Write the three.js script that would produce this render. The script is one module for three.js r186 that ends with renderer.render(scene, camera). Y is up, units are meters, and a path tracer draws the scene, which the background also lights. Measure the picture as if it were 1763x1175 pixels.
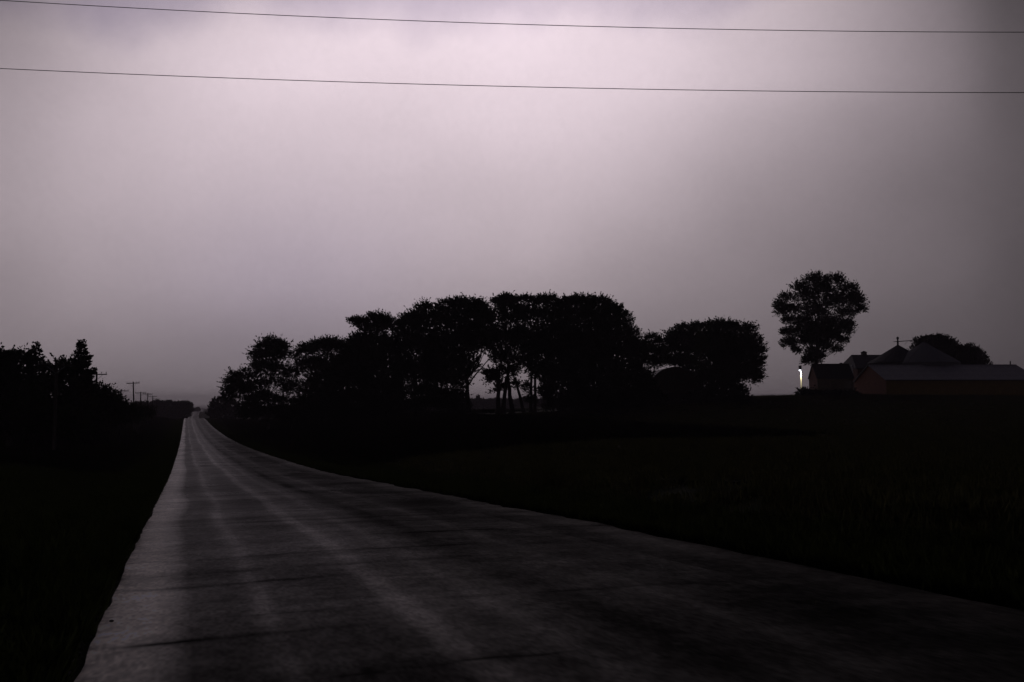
import * as THREE from 'three';
import { mergeGeometries } from 'three/addons/utils/BufferGeometryUtils.js';
import { RoundedBoxGeometry } from 'three/addons/geometries/RoundedBoxGeometry.js';

// ------------------------------------------------------------------ camera, sky, sun, exposure
const PW = 1763, PH = 1175, F = 1560, HORIZON = 700;            // pixel measures of the photograph, used to survey the place
const EYE = 1.317, YAW = 19.76 * Math.PI / 180, PITCH = Math.atan((HORIZON - PH / 2) / F);
const scene = new THREE.Scene();
const camera = new THREE.PerspectiveCamera(2 * Math.atan(PH / 2 / F) * 180 / Math.PI, 1024 / 682, 0.1, 9000);
camera.position.set(0, EYE, 0);
camera.lookAt(Math.sin(YAW) * Math.cos(PITCH), EYE + Math.sin(PITCH), -Math.cos(YAW) * Math.cos(PITCH));
camera.focus = 150; camera.userData.fStop = 13;
const renderer = new THREE.WebGLRenderer({ antialias: true });
renderer.setSize(1024, 682);
renderer.toneMapping = THREE.LinearToneMapping;
renderer.toneMappingExposure = 1.0;
renderer.shadowMap.enabled = true;

// small tools: seeded random numbers and value noise
function rng(seed) { let a = seed >>> 0; return () => { a = (a + 0x6D2B79F5) >>> 0; let t = a; t = Math.imul(t ^ (t >>> 15), t | 1); t ^= t + Math.imul(t ^ (t >>> 7), t | 61); return ((t ^ (t >>> 14)) >>> 0) / 4294967296; }; }
const hash = (x, y, z = 0) => { let n = Math.imul(x, 374761393) + Math.imul(y, 668265263) + Math.imul(z, 2147483647 ^ 1274126177); n = Math.imul(n ^ (n >>> 13), 1274126177); return ((n ^ (n >>> 16)) >>> 0) / 4294967296; };
const fade = t => t * t * (3 - 2 * t);
const mix = (a, b, t) => a + (b - a) * t;
const clamp = (x, a = 0, b = 1) => Math.min(b, Math.max(a, x));
const smooth = (a, b, x) => fade(clamp((x - a) / (b - a)));
function noise2(x, y, period = 0) {
  const xi = Math.floor(x), yi = Math.floor(y), u = fade(x - xi), v = fade(y - yi);
  const w = period ? (k => ((k % period) + period) % period) : (k => k);
  return mix(mix(hash(xi, w(yi)), hash(xi + 1, w(yi)), u), mix(hash(xi, w(yi + 1)), hash(xi + 1, w(yi + 1)), u), v);
}
function noise3(x, y, z) {
  const xi = Math.floor(x), yi = Math.floor(y), zi = Math.floor(z), u = fade(x - xi), v = fade(y - yi), w = fade(z - zi);
  const q = k => mix(mix(hash(xi, yi, k), hash(xi + 1, yi, k), u), mix(hash(xi, yi + 1, k), hash(xi + 1, yi + 1, k), u), v);
  return mix(q(zi), q(zi + 1), w);
}
const fbm = (x, y, n = 4) => { let s = 0, a = 0.5, t = 0; for (let i = 0; i < n; i++) { s += a * noise2(x, y); t += a; a *= 0.5; x = x * 2.03 + 17.1; y = y * 2.03 + 5.7; } return s / t; };

// storm dusk: a glow in the cloud ahead, dying away sideways, towards the cloud deck overhead and behind
const AZ = [-180, -85, -50, -29.5, -25.1, -17.2, -6.6, 0.7, 8, 15, 21.6, 26.2, 29.5, 34, 46, 85, 180];
const EL = [0, 1.7, 3.7, 7.7, 10.4, 13.9, 17.6, 21.2, 24, 34, 50, 90];
const GLOW = [
  [40, 48, 78, 127, 126, 127, 127, 125, 118, 114, 105, 97, 71, 67, 50, 46, 40],
  [40, 48, 82, 127, 126, 126, 127, 125, 113, 108, 98, 88, 74, 68, 50, 46, 40],
  [40, 49, 86, 131, 132, 132, 135, 135, 120, 113, 98, 88, 77, 69, 50, 46, 40],
  [40, 50, 92, 140, 154, 159, 163, 161, 144, 128, 110, 98, 82, 71, 50, 46, 40],
  [40, 51, 96, 151, 165, 171, 178, 178, 159, 136, 116, 103, 85, 72, 50, 46, 40],
  [40, 51, 98, 159, 177, 187, 193, 193, 180, 151, 125, 107, 89, 74, 50, 46, 40],
  [40, 51, 96, 158, 184, 204, 212, 215, 202, 173, 140, 117, 90, 74, 50, 46, 40],
  [40, 50, 90, 153, 180, 216, 225, 227, 220, 194, 158, 125, 89, 73, 50, 46, 40],
  [40, 48, 82, 146, 179, 209, 229, 233, 224, 195, 159, 122, 83, 68, 50, 45, 40],
  [38, 42, 56, 78, 92, 102, 112, 116, 110, 98, 84, 70, 52, 51, 46, 42, 38],
  [38, 39, 42, 45, 47, 48, 49, 50, 49, 47, 45, 43, 42, 41, 40, 39, 38],
  [36, 36, 36, 36, 36, 36, 36, 36, 36, 36, 36, 36, 36, 35, 36, 36, 36]];
function hermite(xs, ys, x) {
  let i = 0; while (i < xs.length - 2 && x > xs[i + 1]) i++;
  const d = k => { if (k <= 0 || k >= xs.length - 1) return 0; const a = (ys[k] - ys[k - 1]) / (xs[k] - xs[k - 1]), b = (ys[k + 1] - ys[k]) / (xs[k + 1] - xs[k]); return a * b <= 0 ? 0 : 2 * a * b / (a + b); };
  const h = xs[i + 1] - xs[i], t = clamp((x - xs[i]) / h), t2 = t * t, t3 = t2 * t;
  return ys[i] * (2 * t3 - 3 * t2 + 1) + d(i) * h * (t3 - 2 * t2 + t) + ys[i + 1] * (3 * t2 - 2 * t3) + d(i + 1) * h * (t3 - t2);
}
const toLinear = v => { v = clamp(v / 255, 0, 1); return v <= 0.04045 ? v / 12.92 : Math.pow((v + 0.055) / 1.055, 2.4); };
{
  const w = 2048, h = 1024, data = new Float32Array(w * h * 4);
  const cols = Array.from({ length: w }, (_, i) => {
    const lon = ((i + 0.5) / w - 0.5) * 2 * Math.PI, dx = Math.cos(lon), dz = Math.sin(lon);
    let az = (Math.atan2(dx, -dz) - YAW) * 180 / Math.PI; if (az > 180) az -= 360; if (az < -180) az += 360;
    return { az, rows: GLOW.map(r => hermite(AZ, r, az)) };
  });
  for (let j = 0; j < h; j++) {
    const el = ((j + 0.5) / h - 0.5) * Math.PI;
    for (let i = 0; i < w; i++) {
      const { az, rows } = cols[i], ca = Math.max(Math.cos(az * Math.PI / 180), 0.75);
      const e = Math.atan2(Math.sin(Math.max(el, 0)), Math.cos(el) * ca) * 180 / Math.PI;
      let v = hermite(EL, rows, e);
      const wrap = Math.abs(az) > 150 ? (180 - Math.abs(az)) / 30 : 1;
      // ragged base of the cloud deck, and faint mottling of the glow
      const deck = smooth(-1.2, 2.6, e - 23.9 - (fbm(az * 0.09 + 3, 7.3, 3) - 0.5) * 6 * wrap - (fbm(az * 0.3, e * 0.3, 3) - 0.5) * 2.2 * wrap + 2.6 * Math.exp(-(((az + 23) / 4.5) ** 2)) - 1.1 * smooth(2, 10, az));
      const mott = (fbm(az * 0.16 + 40, e * 0.22 + 9, 4) - 0.5) * 0.05 * wrap;
      v = v * (1 - 0.17 * deck + mott + 0.022 * (hash(i, j, 5) - 0.5));
      const k = (j * w + i) * 4, pur = deck * 8 + v * (0.006 + 0.03 * Math.exp(-(((az + 14) / 9) ** 2) - ((e - 7) / 6) ** 2));
      data[k] = toLinear(v + 7.3 * v / 150); data[k + 1] = toLinear(v - 4.6 * v / 150); data[k + 2] = toLinear(v + 0.5 + pur); data[k + 3] = 1;
    }
  }
  const t = new THREE.DataTexture(data, w, h, THREE.RGBAFormat, THREE.FloatType);
  t.mapping = THREE.EquirectangularReflectionMapping; t.magFilter = t.minFilter = THREE.LinearFilter; t.wrapS = THREE.RepeatWrapping; t.needsUpdate = true;
  scene.background = t; scene.environment = t;
}
const sun = new THREE.DirectionalLight(0xfff0ea, 0.03);          // dusk: what little comes straight out of the glow
sun.position.set(Math.sin(YAW) * 400, 190, -Math.cos(YAW) * 400);
sun.target.position.set(40, 0, -100); scene.add(sun, sun.target);
sun.castShadow = true; sun.shadow.radius = 40; sun.shadow.mapSize.set(2048, 2048);
Object.assign(sun.shadow.camera, { left: -260, right: 260, top: 260, bottom: -260, near: 1, far: 1200 });
scene.fog = new THREE.FogExp2(0xd8ccd2, 0.00036);

// ------------------------------------------------------------------ naming, placing
const used = {};
function numbered(name) { const n = used[name] = (used[name] ?? -1) + 1; return n ? `${name}_${String(n).padStart(3, '0')}` : name; }
function tag(o, label, category, group) { o.userData.label = label; o.userData.category = category; if (group) o.userData.group = group; return o; }
function thing(name, label, category, pos, turn = 0, group) { const o = new THREE.Group(); o.name = numbered(name); o.position.copy(pos); o.rotation.y = turn; scene.add(o); return tag(o, label, category, group); }
function part(name, geo, mat, parent = scene) { const m = new THREE.Mesh(geo, mat); m.name = parent === scene ? numbered(name) : name; m.castShadow = m.receiveShadow = true; parent.add(m); return m; }
function structure(name, geo, mat) { const m = part(name, geo, mat); m.userData.kind = 'structure'; return m; }
const V = (x, y, z) => new THREE.Vector3(x, y, z);
const cosP = Math.cos(PITCH), sinP = Math.sin(PITCH), cosY = Math.cos(YAW), sinY = Math.sin(YAW);
// a point of the photograph at a given distance ahead -> a point of the place
function at(px, py, ahead) {
  const x = (px - PW / 2) / F, y = -(py - PH / 2) / F, t = ahead / (cosP - y * sinP), r = x * t;
  return V(r * cosY + ahead * sinY, EYE + (y * cosP + sinP) * t, -(ahead * cosY - r * sinY));
}

// ------------------------------------------------------------------ the lie of the land (heights are relative to the eye)
const RD = [-400, -60, 0, 5, 10, 14, 21, 28, 46, 67, 97, 129, 165, 200, 240, 290, 330, 380, 450, 560, 666, 900, 1120, 1180, 1350, 1800, 2300, 5000];
const RE = [-1.5, -1.3, -1.5, -1.63, -1.79, -1.92, -2.22, -2.5, -3.2, -3.72, -4.32, -4.75, -5.02, -5.1, -5.05, -4.72, -4.45, -4.75, -6.6, -8.6, -8.1, -7.0, -6.4, -6.5, -8, -5.2, -9, -10];
const roadE = d => hermite(RD, RE, d);
const roadX = d => 2.9 + (d > 250 ? 1.25e-5 * (d - 250) ** 2 * (d > 2000 ? 0.8 : 1) : 0);
const HALF = 3.5;
const HX = [0, 8, 22, 52, 82, 107, 130, 165, 240, 420], HE = [-4.9, -4.3, -3.0, -1.5, 0.0, 1.15, 1.75, 1.9, 1.2, -1];
function landE(x, d) {
  const u = x - roadX(d), a = Math.abs(u), re = roadE(d);
  let far;
  if (u > 0) {
    const hill = hermite(HX, HE, Math.min(x, 420)) + 0.55 * Math.exp(-(((x - 112) / 22) ** 2) - ((d - 172) / 18) ** 2);
    const near = Math.max(re, -2.6) + 0.15;
    far = d < 168 ? mix(near, hill, smooth(12, 165, d)) : mix(hill, -6.2, smooth(178, 420, d));
  } else far = re + 0.3 + (d > 300 ? 0.6 : 0);
  if (d > 400) far = mix(far, -6.5 + 2.2 * (fbm(x / 420, d / 520, 2) - 0.5), smooth(400, 700, d));
  const ditch = -0.55 * smooth(HALF + 0.7, HALF + 3.2, a) * (1 - smooth(HALF + 4.2, HALF + 8, a));
  const verge = -0.05 - 0.09 * smooth(HALF, HALF + 0.8, a) + (a < HALF - 0.15 ? -0.05 : 0);
  let e = mix(re + verge, far, smooth(HALF + 2, 26, a)) + ditch;
  e += (fbm(x * 0.35, d * 0.35, 3) - 0.5) * 0.12 * smooth(HALF, HALF + 3, a) + (fbm(x * 0.03 + 9, d * 0.03, 3) - 0.5) * 0.5 * smooth(12, 40, a);
  return e;
}
const groundY = (x, z) => EYE + landE(x, -z);
const onGround = (px, ahead) => { const p = at(px, HORIZON, ahead); p.y = groundY(p.x, p.z); return p; };

// ------------------------------------------------------------------ materials
function colourTexture(w, h, repeatS, repeatT, fn) {
  const d = new Uint8Array(w * h * 4);
  for (let j = 0; j < h; j++) for (let i = 0; i < w; i++) { const c = fn(i / w, j / h), k = (j * w + i) * 4; d[k] = clamp(c[0] * 255, 0, 255); d[k + 1] = clamp(c[1] * 255, 0, 255); d[k + 2] = clamp(c[2] * 255, 0, 255); d[k + 3] = c.length > 3 ? clamp(c[3] * 255, 0, 255) : 255; }
  const t = new THREE.DataTexture(d, w, h); t.wrapS = t.wrapT = THREE.RepeatWrapping; t.magFilter = THREE.LinearFilter; t.minFilter = THREE.LinearMipmapLinearFilter; t.generateMipmaps = true; t.anisotropy = 8; t.repeat.set(repeatS, repeatT); t.needsUpdate = true;
  return t;
}
const srgb = l => Math.pow(clamp(l), 1 / 2.2);
const solid = (r, g, b, rough = 0.85, extra = {}) => { const m = new THREE.MeshStandardMaterial({ roughness: rough, ...extra }); m.color.setRGB(r, g, b); return m; };
const fieldTex = colourTexture(512, 512, 1, 1, (u, v) => {
  const p = n => noise2(u * n, v * n, 0) * 0.5 + 0.5 * noise2(u * n * 2.7 + 9, v * n * 2.7);
  const k = 0.6 + 0.8 * p(9) * p(40), dry = smooth(0.55, 0.8, p(6));
  return [srgb((0.024 + 0.018 * dry) * k), srgb((0.028 + 0.008 * dry) * k), srgb(0.01 * k)];
});
fieldTex.colorSpace = THREE.SRGBColorSpace;
const M = {
  field: new THREE.MeshPhysicalMaterial({ map: fieldTex, roughness: 1, specularIntensity: 0.05 }),
  grass: [solid(0.055, 0.07, 0.022, 0.9, { side: THREE.DoubleSide }), solid(0.1, 0.1, 0.04, 0.9, { side: THREE.DoubleSide })],
  bark: solid(0.05, 0.042, 0.036, 0.95),
  leaf: [solid(0.034, 0.046, 0.02, 0.8, { side: THREE.DoubleSide }), solid(0.03, 0.044, 0.024, 0.8, { side: THREE.DoubleSide }), solid(0.042, 0.05, 0.02, 0.8, { side: THREE.DoubleSide })],
  needle: solid(0.02, 0.034, 0.02, 0.85, { side: THREE.DoubleSide }),
  wood: solid(0.07, 0.055, 0.045, 0.9),
  steel: solid(0.32, 0.33, 0.34, 0.55, { metalness: 0.4 }),
  darkSteel: solid(0.09, 0.09, 0.095, 0.6, { metalness: 0.3 }),
  cable: solid(0.09, 0.09, 0.1, 0.6),
  ceramic: solid(0.2, 0.18, 0.17, 0.4),
  pale: solid(0.62, 0.6, 0.57, 0.7),
};
for (const m of [M.field]) { m.map.repeat.set(1, 1); }

// ------------------------------------------------------------------ ground and road
{
  const xs = []; for (let u = -12; u <= 12.01; u += 0.375) xs.push(u + 2.9);
  let s = 0.4, x = 12; while (x < 2600) { x += s; s *= 1.055; xs.push(2.9 + x); xs.unshift(2.9 - x); }
  const ds = []; for (let d = -30; d < 70; d += 0.7) ds.push(d);
  s = 0.75; let d = 70; while (d < 3000) { ds.push(d); d += s; s *= 1.022; }
  s = 2; d = -32; while (d > -700) { ds.unshift(d); d -= s; s *= 1.25; }
  const nx = xs.length, nd = ds.length, pos = new Float32Array(nx * nd * 3), uv = new Float32Array(nx * nd * 2), idx = [];
  for (let j = 0; j < nd; j++) for (let i = 0; i < nx; i++) {
    const k = j * nx + i, bend = Math.abs(xs[i] - 2.9) < 16 ? roadX(ds[j]) - 2.9 : (roadX(ds[j]) - 2.9) * Math.max(0, 1 - (Math.abs(xs[i] - 2.9) - 16) / 600);
    const X = xs[i] + bend, D = ds[j];
    pos.set([X, EYE + landE(X, D), -D], k * 3); uv.set([X / 9, D / 9], k * 2);
    if (i && j) idx.push(k - nx - 1, k - nx, k, k - nx - 1, k, k - 1);
  }
  const g = new THREE.BufferGeometry(); g.setAttribute('position', new THREE.BufferAttribute(pos, 3)); g.setAttribute('uv', new THREE.BufferAttribute(uv, 2)); g.setIndex(idx); g.computeVertexNormals();
  const o = structure('ground', g, M.field); o.userData.label = 'dark grass verge and rolling farm field on both sides of the road';
}
{
  // worn pavement: pale edges, dark wheel tracks, pale streaks between them, dark tar-filled cracks running across
  const R = rng(77), LEN = 63, cracks = [];
  for (let y = 0.4; y < LEN; y += 0.45 + 1.9 * R() * R() + 0.25) { const s0 = R() < 0.5 ? 0 : R() * 3; cracks.push({ y, s0, s1: s0 + 1.2 + R() * 5, w: 0.02 + 0.06 * R(), k: 0.2 + 0.4 * R(), tilt: (R() - 0.5) * 0.08 }); }
  const lane = [[0, 1.75], [0.32, 1.8], [0.46, 1.0], [0.62, 0.32], [0.7, 0.15], [1.0, 0.12], [1.14, 0.18], [1.28, 0.36], [1.42, 0.2], [1.9, 0.13], [2.25, 0.18], [2.38, 0.42], [2.48, 0.44], [2.6, 0.26], [2.95, 0.17], [3.12, 0.25], [3.28, 0.15], [3.6, 0.1], [3.74, 0.06], [3.86, 0.06], [4.0, 0.1], [4.38, 0.11], [4.55, 0.17], [4.72, 0.1], [5.2, 0.06], [5.6, 0.06], [6.2, 0.09], [6.6, 0.17], [7, 0.2]];
  const lx = lane.map(a => a[0]), ly = lane.map(a => a[1]);
  const line = Array.from({ length: 2048 }, () => 0);
  const albedo = (u, v) => {
    const y = v * LEN, wob = (noise2(u * 3, v * 12, 12) - 0.5) * 0.2 + (noise2(u * 5 + 5, v * 63, 63) - 0.5) * 0.06, s = clamp(u * 7 + wob, 0, 7);
    let k = hermite(lx, ly, s); k = mix(0.16, k, s < 0.7 || s > 5.8 ? 1 : 0.45 + 0.75 * noise2(s * 0.7 + 51, v * 26, 26));
    k *= 0.66 + 0.68 * noise2(u * 3.3 + 3, v * 40, 40) * (0.55 + 0.9 * noise2(u * 5, v * 130, 130)); k *= 0.8 + 0.4 * noise2(u * 1.6 + 31, v * 150, 150);
    k *= 0.62 + 0.76 * noise2(u * 300, v * 1024, 1024); k *= 0.74 + 0.52 * noise2(u * 70 + 4, v * 620, 620); k *= 0.78 + 0.44 * noise2(u * 17 + 4, v * 200, 200);
    k *= 0.9 + 0.2 * noise2(u * 2.5 + 8, v * 400, 400);
    for (const c of cracks) {
      let dy = y - c.y - c.tilt * (u * 7 - 3.5) - (noise2(u * 9, c.y * 7) - 0.5) * 0.2 - (noise2(u * 30, c.y * 3) - 0.5) * 0.06; if (Math.abs(dy) > 0.6) continue;
      const span = (0.35 + 0.9 * noise2(u * 14, c.y * 5)) * smooth(c.s0 - 0.3, c.s0 + 0.3, u * 7) * (1 - smooth(c.s1 - 0.5, c.s1 + 0.5, u * 7));
      k *= 1 - c.k * span * Math.exp(-((dy / c.w) ** 2)) - 0.55 * c.k * span * Math.exp(-((dy / 0.22) ** 2));
    }
    return k;
  };
  const map = colourTexture(768, 2048, 1, 1, (u, v) => { const k = 0.4 * albedo(u, v); return [srgb(k), srgb(k * 0.93), srgb(k * 0.78)]; });
  map.colorSpace = THREE.SRGBColorSpace;
  const gloss = colourTexture(512, 1024, 1, 1, (u, v) => [1, 1, 1, clamp(-0.02 + 1.5 * albedo(u, v) * (u > 0.5 ? 0.7 : 1), 0.006, 1)]);
  const rough = colourTexture(256, 1024, 1, 1, (u, v) => { const n = 0.46 + 0.14 * noise2(u * 5, v * 80, 80) + 0.08 * noise2(u * 60, v * 512, 512); return [n, n, n]; });
  const bump = colourTexture(512, 2048, 1, 1, (u, v) => { const n = 0.5 * noise2(u * 200, v * 1024, 1024) + 0.5 * noise2(u * 30, v * 256, 256); return [n, n, n]; });
  const mat = new THREE.MeshPhysicalMaterial({ map, roughnessMap: rough, roughness: 0.52, bumpMap: bump, bumpScale: 0.004, specularIntensity: 0.015, specularIntensityMap: gloss });
  const ds = []; let d = -40, s = 0.5; while (d < 60) { ds.push(d); d += 0.22; } while (d < 2300) { ds.push(d); d += s; s *= 1.012; }
  const cross = [-HALF - 0.04, -HALF, -2.4, -1.2, 0, 1.2, 2.4, HALF, HALF + 0.04], pos = [], uv = [], idx = [], n = cross.length; let run = 0;
  ds.forEach((D, j) => {
    if (j) run += D - ds[j - 1];
    const edge = (noise2(D * 0.4, 1.5) - 0.5) * 0.05 + (noise2(D * 2.9, 4.5) - 0.5) * 0.045, edge2 = (noise2(D * 0.5, 8.5) - 0.5) * 0.26 + (noise2(D * 1.9, 12.5) - 0.5) * 0.2;
    cross.forEach((c, i) => {
      const side = i < 2 ? edge : i > n - 3 ? edge2 : 0, skirt = i === 0 || i === n - 1 ? -0.25 : 0;
      pos.push(roadX(D) + c + side, EYE + roadE(D) + 0.035 * (1 - (c / HALF) ** 2) + skirt, -D); uv.push((c + HALF) / 7, run / LEN);
      if (i && j) { const k = j * n + i; idx.push(k - n - 1, k - n, k, k - n - 1, k, k - 1); }
    });
  });
  const g = new THREE.BufferGeometry(); g.setAttribute('position', new THREE.Float32BufferAttribute(pos, 3)); g.setAttribute('uv', new THREE.Float32BufferAttribute(uv, 2)); g.setIndex(idx); g.computeVertexNormals();
  const o = structure('road', g, mat); o.userData.label = 'straight pale country road dipping and climbing to the horizon';
}

// ------------------------------------------------------------------ tubes and leaves
function tube(points, radii, sides = 6) {
  const pos = [], idx = [], n = points.length;
  for (let i = 0; i < n; i++) {
    const t = points[Math.min(i + 1, n - 1)].clone().sub(points[Math.max(i - 1, 0)]).normalize();
    const a = Math.abs(t.y) > 0.9 ? V(1, 0, 0) : V(0, 1, 0), b = a.cross(t).normalize(), c = t.clone().cross(b);
    for (let k = 0; k < sides; k++) { const q = k / sides * 2 * Math.PI, p = points[i].clone().addScaledVector(b, Math.cos(q) * radii[i]).addScaledVector(c, Math.sin(q) * radii[i]); pos.push(p.x, p.y, p.z); }
    if (i) for (let k = 0; k < sides; k++) { const A = (i - 1) * sides + k, B = (i - 1) * sides + (k + 1) % sides; idx.push(A, B, B + sides, A, B + sides, A + sides); }
  }
  const g = new THREE.BufferGeometry(); g.setAttribute('position', new THREE.Float32BufferAttribute(pos, 3)); g.setIndex(idx); g.computeVertexNormals();
  return g;
}
class Leaves {
  constructor(r) { this.r = r; this.p = []; this.n = []; this.i = []; }
  leaf(x, y, z, dx, dy, dz, len, wid) {                          // a diamond-shaped leaf pointing along d
    const r = this.r; let ax = r() - 0.5, ay = r() - 0.5, az = r() - 0.5;
    let bx = dy * az - dz * ay, by = dz * ax - dx * az, bz = dx * ay - dy * ax; const bl = Math.hypot(bx, by, bz) || 1; bx *= wid / bl / 2; by *= wid / bl / 2; bz *= wid / bl / 2;
    const k = this.p.length / 3, nx = dy * bz - dz * by, ny = dz * bx - dx * bz, nz = dx * by - dy * bx, nl = Math.hypot(nx, ny, nz) || 1;
    this.p.push(x, y, z, x + dx * len * 0.5 + bx, y + dy * len * 0.5 + by, z + dz * len * 0.5 + bz, x + dx * len, y + dy * len, z + dz * len, x + dx * len * 0.5 - bx, y + dy * len * 0.5 - by, z + dz * len * 0.5 - bz);
    for (let q = 0; q < 4; q++) this.n.push(nx / nl, ny / nl, nz / nl);
    this.i.push(k, k + 1, k + 2, k, k + 2, k + 3);
  }
  spray(p, d, length, count, size) {                             // leaves set along a twig
    const r = this.r;
    for (let q = 0; q < count; q++) {
      const t = length * (0.1 + 0.9 * (q + r()) / count);
      let x = d.x + (r() - 0.5) * 1.5, y = d.y + (r() - 0.5) * 1.5, z = d.z + (r() - 0.5) * 1.5; const l = Math.hypot(x, y, z) || 1;
      const s = size * (0.65 + 0.7 * r());
      this.leaf(p.x + d.x * t, p.y + d.y * t, p.z + d.z * t, x / l, y / l, z / l, s, s * 0.62);
    }
  }
  geometry() { const g = new THREE.BufferGeometry(); g.setAttribute('position', new THREE.Float32BufferAttribute(this.p, 3)); g.setAttribute('normal', new THREE.Float32BufferAttribute(this.n, 3)); g.setIndex(this.i); return g; }
}
function bough(a, b, r0, r1, r, bend = 0.12, sides = 5) {         // a bent limb from a to b
  const pts = [], rad = [], len = a.distanceTo(b), n = Math.max(3, Math.min(7, Math.round(len / 1.2)));
  const off = V(r() - 0.5, 0.3 * (r() - 0.2), r() - 0.5).multiplyScalar(len * bend * 2);
  for (let i = 0; i <= n; i++) { const t = i / n; pts.push(a.clone().lerp(b, t).addScaledVector(off, Math.sin(Math.PI * t)).add(V((r() - 0.5), (r() - 0.5), (r() - 0.5)).multiplyScalar(i && i < n ? len * 0.025 : 0))); rad.push(mix(r0, r1, t)); }
  return tube(pts, rad, sides);
}
// a broadleaf tree: stems from the ground, limbs to each mass of the crown, twigs and leaves spread through the masses
function tree(o) {
  const r = rng(o.seed), base = onGround(o.base, o.ahead), sc = o.ahead / F;
  const root = thing(o.name || 'broadleaf_tree', o.label, o.category || 'tree', base, 0, o.group);
  const leaves = new Leaves(r), size = o.leaf || 0.35;
  const lobes = o.lobes.map(([px, py, rx, ry], i) => {
    const c = at(px, py, o.ahead).sub(base), off = (r() - 0.5) * (o.depth ?? 1.0) * 5; c.x += -sinY * 0 + sinY * off; c.z += -cosY * off;
    return { c, a: Math.max(0.66 * rx, rx * (o.swell ?? 1.13) - 2.2) * sc, b: Math.max(0.55 * ry, ry * (o.swell ?? 1.12) - 4.2) * sc, w: (0.6 * rx + 0.4 * ry) * sc * 1.1 };
  });
  const stems = (o.stems || [[o.base, o.base]]).map(([b0, t0, ty]) => ({ a: onGround(b0, o.ahead).sub(base).add(V(0, -0.25, 0)), b: at(t0, ty ?? lobes[0].c.y, o.ahead).sub(base) }));
  const crownTop = Math.max(...lobes.map(l => l.c.y)), crownLow = Math.min(...lobes.map(l => l.c.y - l.b * 0.5));
  const fork = o.forkY !== undefined ? at(o.base, o.forkY, o.ahead).y - base.y : Math.max(1.2, mix(crownLow, crownTop, 0.15));
  const R0 = o.radius || 0.28;
  for (const s of stems) {
    if (!(o.stems && s.b && o.stems[0].length > 2)) s.b = V(s.a.x + (r() - 0.5) * 0.6, fork, s.a.z + (r() - 0.5) * 0.6);
    const pts = [], rad = []; for (let i = 0; i <= 6; i++) { const t = i / 6; pts.push(s.a.clone().lerp(s.b, t).add(V((r() - 0.5) * 0.16, 0, (r() - 0.5) * 0.16))); rad.push(R0 * (i === 0 ? 1.5 : i === 1 ? 1.12 : 1.05 - 0.35 * t)); }
    s.b = pts[6]; s.wood = [tube(pts, rad, 9)];
  }
  for (const l of lobes) {
    const s = stems.reduce((m, q) => q.b.distanceTo(l.c) < m.b.distanceTo(l.c) ? q : m, stems[0]);
    const wood = s.wood, big = R0 * clamp((l.a * l.b) / 12, 0.22, 0.62);
    wood.push(bough(s.b.clone().add(V(0, -0.2, 0)), l.c, big, big * 0.4, r, 0.1, 6));
    for (let k = 0; k < 7; k++) {
      const d = V(r() - 0.5, r() - 0.35, r() - 0.5).normalize(), e = l.c.clone().add(V(d.x * l.a, d.y * l.b, d.z * l.w).multiplyScalar(0.85));
      wood.push(bough(l.c.clone().lerp(s.b, r() * 0.35), e, big * 0.4, 0.02, r, 0.14, 4));
    }
    const fills = (l.a * l.b < 1.6 ? 1.7 : 1) * (l.a * l.b + l.a * l.w + l.b * l.w) / 3 * 4 * Math.PI, count = Math.round(fills * (o.density || 8));
    for (let k = 0; k < count; k++) {
      let dx, dy, dz, q; do { dx = 2 * r() - 1; dy = 2 * r() - 1; dz = 2 * r() - 1; q = Math.hypot(dx, dy, dz); } while (q > 1 || q < 0.05);
      const rad = Math.pow(r(), 0.45) / q; dx *= rad; dy *= rad; dz *= rad; const rr = Math.hypot(dx, dy, dz);
      const p = V(l.c.x + dx * l.a, l.c.y + dy * l.b, l.c.z + dz * l.w);
      const nz = 0.65 * noise3(p.x * 0.55 + o.seed * 13, p.y * 0.6, p.z * 0.55) + 0.35 * noise3(p.x * 1.5, p.y * 1.6 + 3, p.z * 1.5);
      if (nz < (o.gaps ?? 0.36) - 0.09 + 0.15 * smooth(0.72, 1, rr)) continue;
      const up = o.up ?? 0.55, d = V(dx + (r() - 0.5) * 0.9, dy * 0.7 + up + (r() - 0.5) * 0.7, dz + (r() - 0.5) * 0.9).normalize();
      leaves.spray(p, d, 0.45 + 0.85 * r() * r() + (0.25 + (o.spiky ?? 0.25)) * r() * (0.4 + smooth(0.6, 1, rr)), 7, size);
    }
  }
  for (const [x0, y0, x1, y1, rad] of o.branches || []) stems[0].wood.push(bough(at(x0, y0, o.ahead).sub(base), at(x1, y1, o.ahead).sub(base), rad, rad * 0.5, r, 0.05, 7));
  for (const s of stems) part('trunk', mergeGeometries(s.wood), M.bark, root);
  part('crown', leaves.geometry(), M.leaf[o.seed % 3], root);
  return root;
}
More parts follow.
